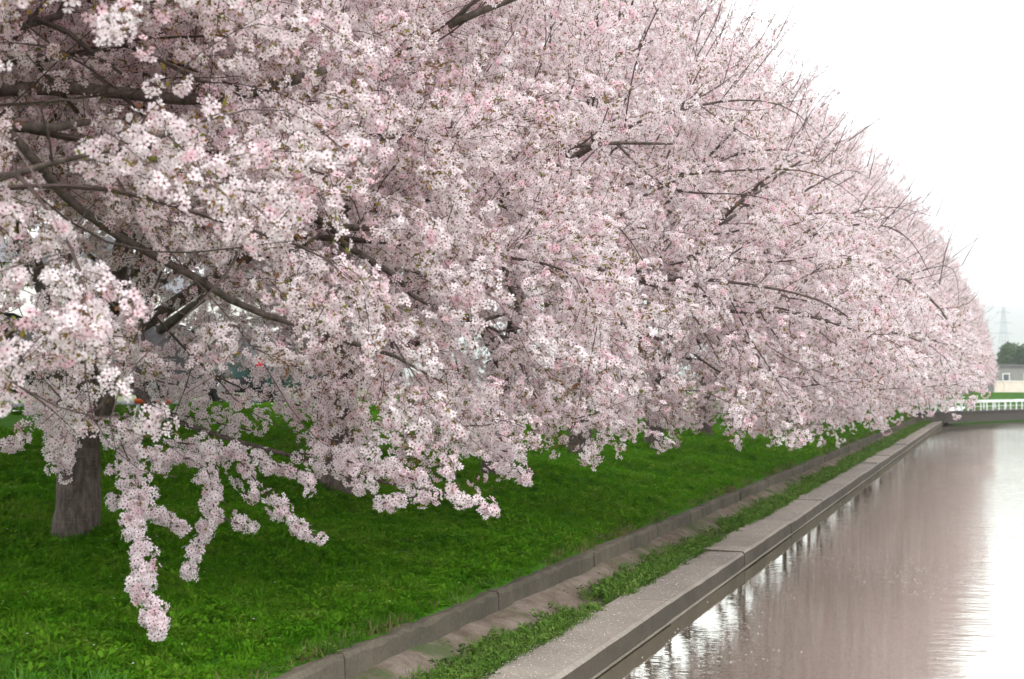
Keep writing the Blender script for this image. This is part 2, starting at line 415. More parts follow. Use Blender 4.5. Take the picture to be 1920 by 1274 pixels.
def spray_mesh(seed, leaves, nclu, length, loose=1.0):
    rg = random.Random(seed); b = MB(); tints = []
    pts = [Vector((-.06 + (length + .06) * i / 4, rg.uniform(-.015, .015), rg.uniform(-.015, .015))) for i in range(5)]
    n0 = len(b.f); b.tube(pts, [.003, .0028, .0025, .002, .0015], 3, 2); tints.extend([0] * (len(b.f) - n0))
    for q in range(nclu):
        t = (q + rg.uniform(.1, .9)) / nclu
        axis = Vector((rg.uniform(-.5, .7), rg.gauss(0, 1), rg.gauss(0, 1) - .25)).normalized()
        cc = Vector((length * t, 0, 0)) + axis * rg.uniform(.02, .05) * loose
        base = rg.betavariate(2, 3)
        for k in range(rg.randint(5, 8)):
            d = (Vector((rg.gauss(0, 1), rg.gauss(0, 1), rg.gauss(0, 1))).normalized() + axis * .75).normalized()
            fc = cc + d * rg.uniform(.028, .050); sd = d.orthogonal() * .0022
            b.add([cc - sd, cc + sd, fc - d * .004], [(0, 1, 2)], 3); tints.append(rg.uniform(.3, .9))
            flower(b, tints, fc, d + Vector((rg.gauss(0, .25), rg.gauss(0, .25), rg.gauss(0, .25))), rg.uniform(.0205, .0250), base + rg.uniform(-.12, .12), rg)
    for k in range(int(leaves * 1.8) + 2):
        t = rg.uniform(.1, 1.05); a = Vector((rg.uniform(.2, 1), rg.gauss(0, .8), rg.gauss(0, .8)))
        leaf(b, tints, Vector((length * t, 0, 0)) + a.normalized() * rg.uniform(.01, .05), a, rg.uniform(.022, .045), min(1, max(0, (seed * .37) % 1 + rg.uniform(-.25, .25))), rg)
    return tint_mesh(b, 'blossom_spray', [M['petal'], M['heart'], M['twig'], M['leaf']], tints)

SPRAYS = [spray_mesh(i, lv, nc, ln, lo) for i, (lv, nc, ln, lo) in enumerate(
    [(0, 6, .26, 1), (1, 7, .30, 1.2), (0, 5, .24, 1), (3, 6, .28, 1.1), (6, 5, .26, 1), (2, 7, .30, 1.3), (0, 7, .28, .9), (10, 4, .26, 1.2), (5, 6, .30, 1), (14, 3, .24, 1)])]
SPRAY_W = np.array([.12, .12, .10, .14, .11, .12, .10, .07, .08, .04])
def cluster_mesh(seed):
    rg = random.Random(seed); b = MB(); tints = []; base = rg.betavariate(2, 3)
    for k in range(rg.randint(9, 13)):
        d = Vector((rg.gauss(0, 1), rg.gauss(0, 1), rg.gauss(0, 1))).normalized()
        flower(b, tints, d * rg.uniform(.030, .048), d + Vector((rg.gauss(0, .2), rg.gauss(0, .2), rg.gauss(0, .2))), rg.uniform(.0205, .0245), base + rg.uniform(-.12, .12), rg)
    if seed % 3 == 0:
        for k in range(1): a = Vector((rg.gauss(0, 1), rg.gauss(0, 1), rg.gauss(0, 1))); leaf(b, tints, a.normalized() * .03, a, .045, rg.random(), rg)
    return tint_mesh(b, 'blossom_cluster', [M['petal'], M['heart'], M['twig'], M['leaf']], tints)
CLUSTERS = [cluster_mesh(200 + i) for i in range(6)]
spray_col = proto_collection('blossom_spray_pieces', SPRAYS + CLUSTERS)
BLOSSOM = scatter_group('blossom_scatter', spray_col)

def aim(d, roll):
    """rotation that turns +X onto d, with a roll about it"""
    q = Vector(d).to_track_quat('X', 'Z')
    return (q.to_matrix() @ Matrix.Rotation(roll, 3, 'X')).to_euler()

# ------------------------------------------------------------------ cherry trees: skeletons grown by space colonisation in a spreading crown
def crown_points(rg, n, rx, rb, ry, top, fringe, kk, hollow):
    pts = []
    while len(pts) < n:
        x, y, z = rg.uniform(-rb, rx), rg.uniform(-ry, ry), rg.uniform(.4, top)
        r = math.sqrt((x / (rx if x > 0 else rb)) ** 2 + (y / ry) ** 2)
        if r > 1: continue
        zt = 1.6 + (top - 1.6) * math.sqrt(1 - r * r) * (1 + .06 * math.sin(3 * x + seed_phase(n)) * math.sin(2.3 * y))
        # underside: high near the trunk and behind, drooping towards the water
        zb = 2.9 - .30 * max(x, 0) if x > 0 else 2.9 + (.5 if hollow else .15) * min(-x, 3.4)
        if abs(x) < 2.2 and abs(y) < 2.2: zb = max(zb, 3.3 if hollow else 2.5)
        zh = .98 * (7.5 - x) - 3.07                    # open underneath: light comes in between the limbs
        if hollow and x < 3 and z < zh and rg.random() > .06: continue
        if z > zt or z < zb or z - 1.33 > kk * (7.4 - x): continue
        depth = (zt - z) / max(zt - zb, .5)
        if rg.random() > (.95 if (r > .6 or depth < .35 or depth > .8) else (.28 if hollow else .5)): continue
        if hollow and x < -1 and rg.random() < .3: continue
        pts.append((x, y, z))
    for k in range(fringe):                            # drooping fringe over the water
        y = rg.uniform(-ry, ry) * .95; x = rg.uniform(.45, 1.0) * rx * math.sqrt(max(.05, 1 - (y / ry) ** 2 * .8))
        pts.append((x, y, rg.uniform(.7, 1.7) if x < rx * .8 else rg.uniform(1.0, 2.0)))
    return np.array(pts)

def seed_phase(n): return n * .1

def colonise(att, pos, par, step, di, dk, iters, rg, up=.05):
    pos = [np.array(p, float) for p in pos]; par = list(par); nchild = [0] * len(pos)
    P = np.array(pos)
    d = np.linalg.norm(att[:, None, :] - P[None], axis=2)
    near = d.argmin(1); nd = d.min(1); alive = nd > dk
    for it in range(iters):
        act = alive & (nd < di)
        if not act.any(): 
            if not alive.any(): break
            act = alive & (nd <= nd[alive].min() + .3)
        new = []; ids = np.where(act)[0]
        order = np.argsort(near[ids]); ids = ids[order]; un, st = np.unique(near[ids], return_index=True)
        for k, nidx in enumerate(un):
            grp = ids[st[k]: st[k + 1] if k + 1 < len(un) else None]
            if nchild[nidx] >= 3: 
                alive[grp] = False; continue
            v = att[grp] - pos[nidx]; v /= np.linalg.norm(v, axis=1)[:, None] + 1e-9
            s = v.sum(0); s /= np.linalg.norm(s) + 1e-9
            if par[nidx] >= 0:
                t = pos[nidx] - pos[par[nidx]]; s = s + .75 * t / (np.linalg.norm(t) + 1e-9)
            s = s + np.array([rg.gauss(0, .13), rg.gauss(0, .13), rg.gauss(0, .13) + up]); s /= np.linalg.norm(s) + 1e-9
            pos.append(pos[nidx] + s * step); par.append(int(nidx)); nchild.append(0); nchild[nidx] += 1; new.append(len(pos) - 1)
        if not new: break
        Q = np.array([pos[i] for i in new]); al = np.where(alive)[0]
        d = np.linalg.norm(att[al][:, None, :] - Q[None], axis=2); m = d.min(1); am = d.argmin(1)
        better = m < nd[al]; near[al[better]] = np.array(new)[am[better]]; nd[al[better]] = m[better]
        alive &= nd > dk
    return np.array(pos), np.array(par)

class Skeleton: pass

def grow(seed, rx=5.9, rb=4.3, ry=4.6, top=9.6, n=3700, fringe=300, trunk_r=.19, lean=(0, 0), kk=1.75, hollow=True):
    rg = random.Random(seed)
    pos, par = [(0, 0, -.25)], [-1]
    zt = rg.uniform(1.35, 1.6)
    for k in range(1, 8):
        f = k / 7; pos.append((lean[0] * f * f + rg.gauss(0, .015), lean[1] * f * f + rg.gauss(0, .015), -.25 + (zt + .25) * f)); par.append(k - 1)
    nt_ = len(pos)
    nl = rg.choice([5, 6, 6]); a0 = rg.uniform(0, 6.28)
    for k in range(nl):
        a = a0 + k * 6.283 / nl + rg.uniform(-.3, .3); el = R(rg.uniform(32, 66)); p = nt_ - 1 - (k % 2)
        q = np.array(pos[p]); d = np.array([math.cos(a) * math.cos(el), math.sin(a) * math.cos(el), math.sin(el)])
        for s_ in range(5):
            d = d + np.array([rg.gauss(0, .07), rg.gauss(0, .07), rg.gauss(0, .05) + .02]); d /= np.linalg.norm(d)
            q = q + d * .28; pos.append(tuple(q)); par.append(p); p = len(pos) - 1
    pos, par = colonise(crown_points(rg, n, rx, rb, ry, top, fringe, kk, hollow), pos, par, .21, 2.2, .34, 170, rg)
    S = Skeleton(); N = len(pos)
    kids = [[] for _ in range(N)]
    for i in range(1, N): kids[par[i]].append(i)
    area = np.zeros(N); 
    for i in range(N - 1, -1, -1):
        area[i] = max(area[i], .0032 ** 1.78) if not kids[i] else sum(area[k] for k in kids[i])
    rad = area ** (1 / 1.78)
    sc = trunk_r / rad[nt_ - 1]
    rad = np.where(rad * sc > .02, rad * sc, np.maximum(.0022, rad * sc))
    for i in range(nt_): rad[i] = trunk_r * (1.0 + .12 * (1 - i / (nt_ - 1))) * (1.22 if i == 0 else 1.09 if i == 1 else 1.02 if i == 2 else 1.0)
    # smooth the wriggle
    for _ in range(2):
        q = pos.copy()
        for i in range(nt_, N):
            if kids[i]:
                c = max(kids[i], key=lambda k: rad[k]); q[i] = .5 * pos[i] + .25 * (pos[par[i]] + pos[c])
        pos = q
    # twigs sag under the bloom at the outside, strongest low down
    S.pos, S.par, S.rad, S.kids, S.nt, S.kk = pos, par, rad, kids, nt_, kk
    # chains: follow the thickest child
    chains = []; stack = [nt_ - 1]; trunk_chain = list(range(nt_))
    main = {}
    todo = []
    for i in range(nt_):
        for k in kids[i]:
            if k >= nt_: todo.append((i, k))
    while todo:
        a, k = todo.pop(); ch = [a, k]
        while kids[k]:
            ks = sorted(kids[k], key=lambda j: -rad[j])
            for o in ks[1:]: todo.append((k, o))
            k = ks[0]; ch.append(k)
        chains.append(ch)
    S.trunk = trunk_chain; S.chains = chains
    tips = [i for i in range(nt_, N) if not kids[i] and pos[i][2] > 2.2 and pos[i][0] > -2 and (pos[i][2] - 1.33 > .72 * kk * (7.4 - pos[i][0]))]
    rg.shuffle(tips); S.shoots = []
    for i in tips[:110]:
        o = np.array([pos[i][0], pos[i][1], 0]); o /= np.linalg.norm(o) + 1e-6; d = o * .55 + np.array([rg.gauss(0, .25), rg.gauss(0, .25), rg.uniform(.35, 1.0)]); d /= np.linalg.norm(d)
        sl = rg.uniform(.35, .95); S.shoots.append((pos[i], pos[i] + d * sl, d, sl))
    return S

def skeleton_meshes(S, seed):
    rg = random.Random(seed)
    b = MB(); ph = [rg.uniform(0, 6) for _ in range(4)]
    pts = [S.pos[i] for i in S.trunk]; rr = [S.rad[i] for i in S.trunk]
    # resample the trunk finely for its fluted foot
    n = 18; ts = np.linspace(0, len(pts) - 1, n); P = [np.array([np.interp(t, range(len(pts)), [p[c] for p in pts]) for c in range(3)]) for t in ts]
    rr = np.interp(ts, range(len(pts)), rr)
    b.tube(P, rr, 14, 0, wob=lambda i, k: 1 + .05 * math.sin(k * 6.283 / 14 * 3 + ph[0] + i * .12) + (.10 * math.sin(k * 6.283 / 14 * 5 + ph[1]) * max(0, 1 - i / 5)) + rg.uniform(-.02, .02))
    trunk = b.mesh('trunk', M['bark'], True)
    limbs = []; tw = MB()
    for ch in sorted(S.chains, key=lambda c: -S.rad[c[1]]):
        cut = next((q for q, i in enumerate(ch) if S.pos[i][2] - 1.33 > S.kk * (7.4 - S.pos[i][0]) * .95 + .02), len(ch))
        ch = ch[:cut]
        if len(ch) < 2: continue
        rr = [S.rad[i] for i in ch]; rr[0] = min(rr[0], rr[1] * 1.15)
        rr = [r * .8 for r in rr]
        if cut <= len(ch) + 0 and cut == len(ch): rr = [r * min(1, (len(rr) - q) / 6) + .001 for q, r in enumerate(rr)]
        P = [S.pos[i] for i in ch]
        if rr[1] > .028 and len(ch) > 4 and len(limbs) < 26:
            l = MB(); l.tube(P, rr, 8); limbs.append(l.mesh('limb', M['bark'], True))
        else: tw.tube(P, rr, 4 if rr[1] > .012 else 3)
    for p, q, d, sl in S.shoots: tw.tube([p, (p + q) / 2 + np.array([rg.gauss(0, .02) for _ in range(3)]), q], [.006, .004, .002], 3)
    return trunk, limbs, tw.mesh('twigs', M['twig'])

def spray_spots(S, seed, per=1.6, rmax=.030):
    """places of the sprays in the tree's own space: position, direction"""
    rg = random.Random(seed); P = []; D = []
    for i in range(S.nt, len(S.pos)):
        if S.rad[i] > rmax: continue
        d0 = S.pos[i] - S.pos[S.par[i]]; d0 = d0 / (np.linalg.norm(d0) + 1e-9)
        k = int(per + rg.random()) + (1 if not S.kids[i] else 0)
        for q in range(k):
            side = np.array([rg.gauss(0, 1), rg.gauss(0, 1), rg.gauss(0, 1)]); side -= d0 * side.dot(d0); side /= np.linalg.norm(side) + 1e-9
            off = rg.uniform(0, .10) if q == 0 else rg.uniform(.06, .30)
            p = S.pos[i] - d0 * rg.uniform(0, .27) + side * off
            d = d0 * (1.0 if q == 0 else .55) + side * rg.uniform(.2, 1.0)
            P.append(p); D.append(d / np.linalg.norm(d))
    n0 = len(P)
    for p, q, d, sl in S.shoots:
        for k in range(max(2, int(sl / .13))):
            f = (k + rg.random()) / max(2, int(sl / .13)); P.append(p + (q - p) * f); D.append(d + np.array([rg.gauss(0, .5), rg.gauss(0, .5), rg.gauss(0, .5)]))
    SH = np.zeros(len(P), bool); SH[n0:] = True
    D = [d / np.linalg.norm(d) for d in D]
    return np.array(P), np.array(D), SH

# limits of the crowns along the canal (cross-section of the row, in the world): the trees rise away from the water and droop over it
def within(Pw, rg, soft=.10, near=False, hollow=False, yt=None, shoot=None):
    Lh = -Pw[:, 0]; y = Pw[:, 1]; z = Pw[:, 2]
    k = np.interp(y, [0, 15, 28, 37, 50, 70, 95, 130], [1.16, 1.20, 1.40, 1.64, 1.98, 2.7, 4.2, 5.0]) * (1 + rg.normal(0, soft, len(y)))
    if yt is not None: k = k * (1.05 - .15 * np.minimum(1, (np.abs(y - yt) / 4.2) ** 2))
    if shoot is not None: k = np.where(shoot, k * 1.16 + .05, k)
    lo = np.interp(Lh, [0, 1, 2, 3, 4, 5, 6, 7, 8, 14], [2.35, 2.1, 1.78, 1.55, 1.5, 1.75, 2.05, 2.3, 2.7, 4.2]) + rg.normal(0, .10, len(y))
    lo = lo + np.interp(y, [28, 50], [0, .50])
    if near: lo = np.minimum(lo, 2.15)
    if hollow:
        und = (Lh > 4.3) & (z < .98 * Lh - 2.0); lo = np.where(und & (rg.random(len(y)) > .10), 99, lo)
    return (z - EYE < k * Lh) & (z > lo) & (Lh > .25)

# hand-set branches of the two nearest trees: (pixel x, pixel y, depth) of the 1920 photograph, radii in metres, and which tree bears them
BR = [
 (0, [(-330,330,7.6),(-160,215,8.4),(-60,172,9.0),(60,166,9.2),(140,166,9.3),(220,174,9.3),(330,186,9.3),(420,186,9.3),(500,166,9.3),(560,148,9.3),(612,130,9.3)], [.06,.055,.048,.044,.042,.040,.038,.037,.035,.031,.026], 'limb'),
 (0, [(-330,330,7.6),(-120,215,8.0),(-20,225,8.2),(30,262,8.3),(75,312,8.4),(115,362,8.6),(160,400,8.7),(220,442,8.8),(300,486,8.9),(370,522,9.0),(430,562,9.1),(500,592,9.2),(570,612,9.3),(650,640,9.4),(740,668,9.5),(830,718,9.6)], [.06,.048,.038,.032,.030,.029,.028,.027,.026,.025,.024,.022,.020,.017,.012,.007], 'limb'),
 (0, [(-40,222,8.2),(30,238,8.4),(100,240,8.5),(170,228,8.6)], [.04,.034,.028,.018], 'limb'),
 (1, [(185,700,12.2),(262,738,11.6),(300,768,11.2),(345,795,10.9),(430,824,10.6),(520,848,10.3),(610,872,10.1),(720,905,9.9),(860,930,9.7),(930,962,9.6)], [.045,.032,.026,.022,.019,.016,.013,.010,.007,.004], 'limb'),
 (1, [(300,620,11.5),(380,560,11.0),(430,486,10.5),(530,478,10.4),(565,462,10.4),(605,438,10.4)], [.04,.03,.022,.018,.016,.010], 'limb'),
 (1, [(560,400,10.9),(630,426,10.7),(700,428,10.7),(700,445,10.7)], [.03,.028,.026,.02], 'limb'),
 (1, [(640,455,11.0),(690,486,11.0),(745,520,11.0),(770,552,11.0),(802,572,11.0)], [.028,.026,.022,.018,.010], 'limb'),
 (0, [(150,-40,9.4),(110,30,9.3),(60,45,9.2),(20,58,9.2)], [.03,.026,.022,.016], 'limb'),
 (0, [(55,30,9.2),(130,62,9.2),(180,105,9.2),(228,138,9.2)], [.02,.018,.016,.010], 'limb'),
 (0, [(340,175,9.2),(348,130,9.2),(362,95,9.2),(370,40,9.2),(372,-10,9.2)], [.016,.014,.010,.008,.006], 'limb'),
 (0, [(250,90,9.2),(300,112,9.2),(350,140,9.2),(410,168,9.2)], [.010,.014,.012,.010], 'limb'),
 (2, [(980,-8,11.5),(900,22,11.5),(840,48,11.5)], [.020,.030,.034], 'limb'),
 (2, [(910,-10,11.5),(880,10,11.5),(850,40,11.5)], [.016,.02,.026], 'limb'),
 (3, [(1040,278,14),(1100,272,14),(1160,268,14),(1262,270,14)], [.024,.02,.018,.010], 'limb'),
 (3, [(850,600,13.5),(905,602,13.5),(975,580,13.5)], [.018,.016,.010], 'limb'),
 (3, [(945,500,13.5),(960,545,13.5),(968,570,13.5)], [.024,.024,.016], 'limb'),
 (6, [(1390,370,21),(1440,342,21),(1502,302,21)], [.028,.026,.016], 'limb'),
 (5, [(1352,398,19),(1370,390,19),(1400,372,19),(1440,350,19)], [.03,.028,.026,.02], 'limb'),
 (6, [(1340,425,21),(1365,412,21),(1380,402,21)], [.03,.03,.024], 'limb'),
 (6, [(1462,548,23),(1482,532,23),(1506,520,23)], [.03,.028,.02], 'limb'),
]
# blossom-laden tips hanging in the open, over the grass: polyline, half-width in metres, sprays
HANG = [
 (1, [(215,800,9.8),(235,850,9.6),(258,905,9.4),(262,960,9.2)], .11, 40), (1, [(262,950,9.2),(245,985,9.1),(262,1030,9.0)], .075, 20),
 (1, [(264,1035,8.95),(258,1080,8.85),(274,1115,8.7),(290,1145,8.6),(298,1172,8.5),(301,1188,8.45)], .06, 38),
 (1, [(275,960,9.7),(310,972,9.7),(345,995,9.7)], .05, 14),
 (1, [(372,845,9.8),(392,890,9.8),(402,940,9.8),(395,985,9.8)], .075, 28), (1, [(395,985,9.8),(372,1015,9.8),(358,1055,9.8),(353,1078,9.8)], .05, 20),
 (1, [(400,965,9.8),(440,980,9.8),(472,988,9.8)], .04, 8), (1, [(290,865,9.8),(330,862,9.8),(372,858,9.8)], .04, 12),
 (1, [(430,842,10),(470,890,9.9),(512,940,9.7)], .035, 9), (1, [(512,940,9.7),(535,968,9.7),(560,992,9.7),(600,1008,9.7)], .045, 16), (1, [(205,938,9.8),(235,930,9.8)], .04, 5),
 (1, [(620,880,9.9),(680,912,9.8),(715,945,9.7),(760,935,9.7),(820,925,9.7),(880,938,9.6),(925,960,9.6)], .05, 34),
 (1, [(560,850,9.9),(640,862,9.9),(720,885,9.8),(800,905,9.7)], .10, 40), (1, [(570,890,9.8),(582,920,9.8)], .04, 6), (1, [(455,925,9.8),(470,930,9.8)], .04, 3),
 (1, [(60,730,9.6),(95,775,9.6),(120,830,9.6),(118,862,9.6)], .12, 46), (1, [(116,870,9.6),(126,900,9.6)], .03, 4), (1, [(0,835,9.5),(30,832,9.5),(50,822,9.5)], .04, 7),
 (1, [(150,800,9.6),(160,770,9.6),(140,730,9.6)], .07, 14), (1, [(0,700,9.5),(20,745,9.5)], .06, 9),
 (1, [(330,830,10),(400,838,10),(480,858,10),(540,880,10)], .07, 30),
 (1, [(240,690,11.2),(300,716,11),(380,732,10.8),(450,742,10.7)], .22, 46), (1, [(480,738,10.8),(560,760,10.6),(640,785,10.4)], .22, 40), (1, [(310,772,11),(390,790,10.8),(470,808,10.6)], .12, 24),
 (2, [(930,850,11.5),(960,872,11.4),(985,898,11.4)], .06, 14), (2, [(860,810,11.6),(900,835,11.5),(960,850,11.5)], .08, 20),
]

def polyline_px(pts):
    return np.array([(p[0], p[1], p[2]) for p in pts], float)

def clear_of_branches(Pw, rg, lines, keep):
    """thin the bloom that would hang right before a thick bare limb"""
    x, y, d = pix(Pw); ok = np.ones(len(Pw), bool)
    for pts, rad in lines:
        Q = polyline_px(pts)
        for a in range(len(Q) - 1):
            A, B = Q[a], Q[a + 1]; AB = B[:2] - A[:2]; l2 = AB @ AB + 1e-6
            t = np.clip(((x - A[0]) * AB[0] + (y - A[1]) * AB[1]) / l2, 0, 1)
            dist = np.hypot(x - A[0] - t * AB[0], y - A[1] - t * AB[1]); dep = A[2] + t * (B[2] - A[2])
            lim = 2667 * (rad[a] + (.14 if rad[a] > .025 else .09)) / dep
            hit = (dist < lim) & (d < dep + .25)
            ok &= ~(hit & (rg.random(len(x)) > keep))
    return ok

# seen through the bloom from the path: openings where crowns do not meet (centre pixel, radius)
GAPS = [(78, 470, 26), (640, 478, 22), (712, 528, 28), (908, 556, 18), (40, 690, 26), (30, 745, 34), (475, 690, 34), (240, 735, 26), (185, 750, 34), (362, 388, 12), (740, 770, 26), (500, 752, 14), (182, 800, 30), (172, 845, 26)]
def gaps(Pw, rg):
    x, y, d = pix(Pw); ok = np.ones(len(Pw), bool)
    for gx, gy, gr in GAPS:
        r = np.hypot((x - gx), (y - gy) * 1.15)
        ok &= r > gr * rg.uniform(.75, 1.15, len(x))
    return ok

SKEL = {}
def variant(key, per=.95, **kw):
    S = grow(**kw); SKEL[key] = (S,) + skeleton_meshes(S, kw['seed']) + spray_spots(S, kw['seed'] + 9, per)
variant('near0', per=2.3, seed=11, rx=4.6, rb=4.6, ry=5.3, top=9.0, n=5200, fringe=90, kk=1.5, hollow=False, trunk_r=.20)
variant('near1', per=2.3, seed=12, rx=4.9, rb=4.8, ry=5.2, top=9.2, n=5600, fringe=150, kk=1.55, hollow=False, trunk_r=.172, lean=(.0, .02))
variant('a', seed=21, rx=6.7, kk=1.36, n=4100); variant('b', seed=22, rx=6.6, top=9.2, lean=(.12, -.1), kk=1.36, n=4100); variant('e', seed=25, top=9.4, lean=(.05, .12), kk=1.9); variant('c', seed=23, rx=6.2, top=9.9, lean=(-.1, .1), kk=2.3); variant('d', seed=24, ry=5.0, lean=(.1, .15), kk=2.2)

TREES = []
NTREE = 24; BACK = NTREE
for i in range(NTREE + 1):
    rg = random.Random(300 + i)
    y = 10.39 + 4.95 * (i - 1) + (rg.uniform(-.35, .35) if i > 2 else 0)
    x = -7.5 + np.interp(y, [12, 50, 100, 130], [0, .9, 1.3, 1.6]) + (rg.uniform(-.25, .25) if i > 2 else 0)
    if i == BACK: y, x = 17.6, -12.3
    key = 'near1' if i == BACK else 'near0' if i == 0 else 'near1' if i == 1 else ('aba' 'bab')[i - 2] if i < 7 else 'ecdced'[(i * 5 + i // 6) % 6]
    rz = 0 if i < 2 else rg.uniform(-.35, .35); sc = 1.0 if i < 2 else rg.uniform(.93, 1.07)
    S, trunk, limbs, twigs, P, D, SH = SKEL[key]
    t = empty('cherry_tree', (x, y, float(ground_z(np.array(x), np.array(y)))), rz); t.scale = (sc, sc, sc)
    if i == BACK: rz = 2.6; lb = 'cherry tree set farther back on the bank, behind the bare trunk at lower left'
    elif i == 0: lb = 'cherry tree at the left edge whose thick dark limb reaches across the upper left'
    elif i == 1: lb = 'cherry tree with its grey brown trunk standing bare in the grass at lower left'
    elif i == 2: lb = 'blossoming cherry tree just behind the one with the bare trunk'
    elif i == NTREE - 1: lb = 'farthest pale pink cherry tree, beyond the white railed bridge'
    elif y > 84: lb = 'distant pale pink cherry tree merging into the row by the white railed bridge'
    else: lb = 'pale pink cherry tree in full bloom merging into the long row on the canal bank'
    tag(t, lb, 'cherry tree', 'cherry trees in bloom along the canal')
    link('trunk', trunk, t)
    for l in limbs: link('limb', l, t)
    o = link('twigs', twigs, t); o['kind'] = 'stuff'
    # bloom of this tree
    ng = np.random.default_rng(900 + i)
    Mw = Matrix.Translation(t.location) @ Matrix.Rotation(rz, 4, 'Z') @ Matrix.Scale(sc, 4); A = np.array(Mw)
    Pw = P @ A[:3, :3].T + A[:3, 3]
    ok = within(Pw, ng, near=i <= 1 or i == BACK, hollow=3 <= i <= 13, yt=y, shoot=SH)
    if 2 <= i <= 14: ok &= ~((P[:, 0] < .3) & (P[:, 2] > 3) & (ng.random(len(P)) < .55))
    if i <= 6: ok &= clear_of_branches(Pw, ng, [(b[1], b[2]) for b in BR], .05)
    if i <= 14 or i == BACK: ok &= gaps(Pw, ng)
    px_, py_, pd_ = pix(Pw)
    if i == 0: ok &= ~((py_ > 690) & (px_ > -80) & (pd_ > 0))
    if i == 1: ok &= ~((py_ > 800 + .1 * px_) & (px_ < 1000)); 
    ok &= pd_ > 5.5
    PP, DD, KK = P[ok], D[ok], np.where(SH[ok], .62, 1.0)
    PP = list(PP); DD = list(DD); KK = list(KK)
    inv = np.array(Mw.inverted())
    def to_local(p): return np.array(inv[:3, :3] @ np.array(p) + inv[:3, 3])
    def dir_local(d): d = inv[:3, :3] @ np.array(d); return d / np.linalg.norm(d)
    own = []; hang = []; behind = []; extra = []                                             # sprays in the open: they show largest
    for ti, pts, rad, nm in BR:
        if ti != i: continue
        b = MB(); W = [at(*p) for p in pts]; b.tube([to_local(w) for w in W], rad, 8); b.build('limb', M['bark'], t, True)
        for a in range(len(W) - 1):                      # side shoots along the limb
            for q in range(max(1, int((W[a + 1] - W[a]).length / .16))):
                f = rg.random(); p = W[a].lerp(W[a + 1], f); ax = (W[a + 1] - W[a]).normalized()
                sd = Vector((rg.gauss(0, 1), rg.gauss(0, 1), rg.gauss(0, 1))); sd = (sd - ax * sd.dot(ax)).normalized()
                if sd.dot(FW) < .2: sd = (sd + (.35 - sd.dot(FW)) * FW).normalized()
                own.append((p + sd * rg.uniform(.06, .22), (ax * .5 + sd).normalized()))
                for z_ in range((3 if i < 2 else 1) if p.z > 2.45 else 0):
                    o2 = RT * rg.gauss(0, .28) + UP * rg.gauss(0, .28) + FW * rg.uniform(.3, 1.1); behind.append((p + o2, (ax * rg.uniform(-1, 1) + sd + UP * rg.gauss(0, .6)).normalized()))
    if own:
        kp = clear_of_branches(np.array([tuple(p) for p, d in own]), ng, [(b[1], b[2]) for b in BR if b[2][0] > .025], .22); own = [o for o, q in zip(own, kp) if q]
    for ti, pts, hw, n in HANG:
        if ti != i: continue
        W = [at(*p) for p in pts]; b = MB(); b.tube([to_local(w) for w in W], [.006] * len(W), 4); b.build('branchlet', M['twig'], t)
        n = int(n * (1.2 if hw < .08 else 1.4))
        for q in range(n):
            f = (int((q + rg.random()) / n * n / 4) + .5 + rg.gauss(0, .40)) / (n / 4) * (len(W) - 1); f = min(max(f, 0), len(W) - 1.001); k = min(int(f), len(W) - 2); ax = (W[k + 1] - W[k]).normalized()
            p = W[k].lerp(W[k + 1], f - k) + Vector((rg.gauss(0, 1), rg.gauss(0, 1), rg.gauss(0, 1))) * hw * .55 * (1.1 - .5 * f / (len(W) - 1))
            sd = Vector((rg.gauss(0, .5), rg.gauss(0, .5), rg.gauss(0, .5)))
            hang.append(p)
    for p, d in behind: PP.append(to_local(p)); DD.append(dir_local(d)); KK.append(1.0)
    if i <= 3:                                           # nearest trees: the 300 sprays that show largest are parts of their own
        pw = np.array(PP) @ A[:3, :3].T + A[:3, 3]; xx, yy, dd = pix(pw)
        vis = (xx > -10) & (xx < 1930) & (yy > -10) & (yy < 1280); order = np.argsort(np.where(vis, dd, 999))
        room = max(0, 300 - len(own) - len(hang)); take = set(order[:room].tolist())
        rg.shuffle(hang); over = hang[300:]; hang = hang[:300]
        for p in hang:
            o = link('blossom_cluster', rg.choice(CLUSTERS), t); o.location = Vector(to_local(p)); o.rotation_euler = (rg.uniform(0, 6), rg.uniform(0, 6), rg.uniform(0, 6)); s_ = rg.uniform(.8, 1.12); o.scale = (s_, s_, s_)
        cap = max(0, 300 - len(hang))
        parts = [(to_local(p), dir_local(d)) for p, d in own[:cap]] + [(PP[k], DD[k]) for k in take]
        for p, d in own[cap:]: PP.append(to_local(p)); DD.append(dir_local(d)); KK.append(1.0)
        extra = [(to_local(p), rg.randrange(len(CLUSTERS))) for p in over]
        rest = [k for k in range(len(PP)) if k not in take]
        for p, d in parts:
            me = SPRAYS[rg.choices(range(len(SPRAYS)), SPRAY_W)[0]]
            o = link('blossom_spray', me, t); o.location = Vector(p); o.rotation_euler = aim(d, rg.uniform(0, 6.28)); s_ = rg.uniform(.85, 1.15); o.scale = (s_, s_, s_)
        PP = [PP[k] for k in rest]; DD = [DD[k] for k in rest]; KK = [KK[k] for k in rest]
    else:
        for p, d in own: PP.append(to_local(p)); DD.append(dir_local(d)); KK.append(1.0)
    pick = ng.choice(len(SPRAYS), len(PP), p=SPRAY_W / SPRAY_W.sum())
    for p, c in extra: PP.append(p); DD.append(np.array([rg.gauss(0, 1), rg.gauss(0, 1), rg.gauss(0, 1)])); KK.append(.9)
    pick = np.concatenate([pick, np.array([len(SPRAYS) + c for p, c in extra], int)])
    n = len(PP)
    rot = [tuple(aim(d, rg.uniform(0, 6.28))) for d in DD]
    big = float(np.interp(y, [12, 40, 90], [1.0, 1.06, 1.22]))
    scatter('blossom', BLOSSOM, np.array(PP), rot, ng.uniform(.85, 1.2, n) * big * np.array(KK), pick, t)
    TREES.append(t)
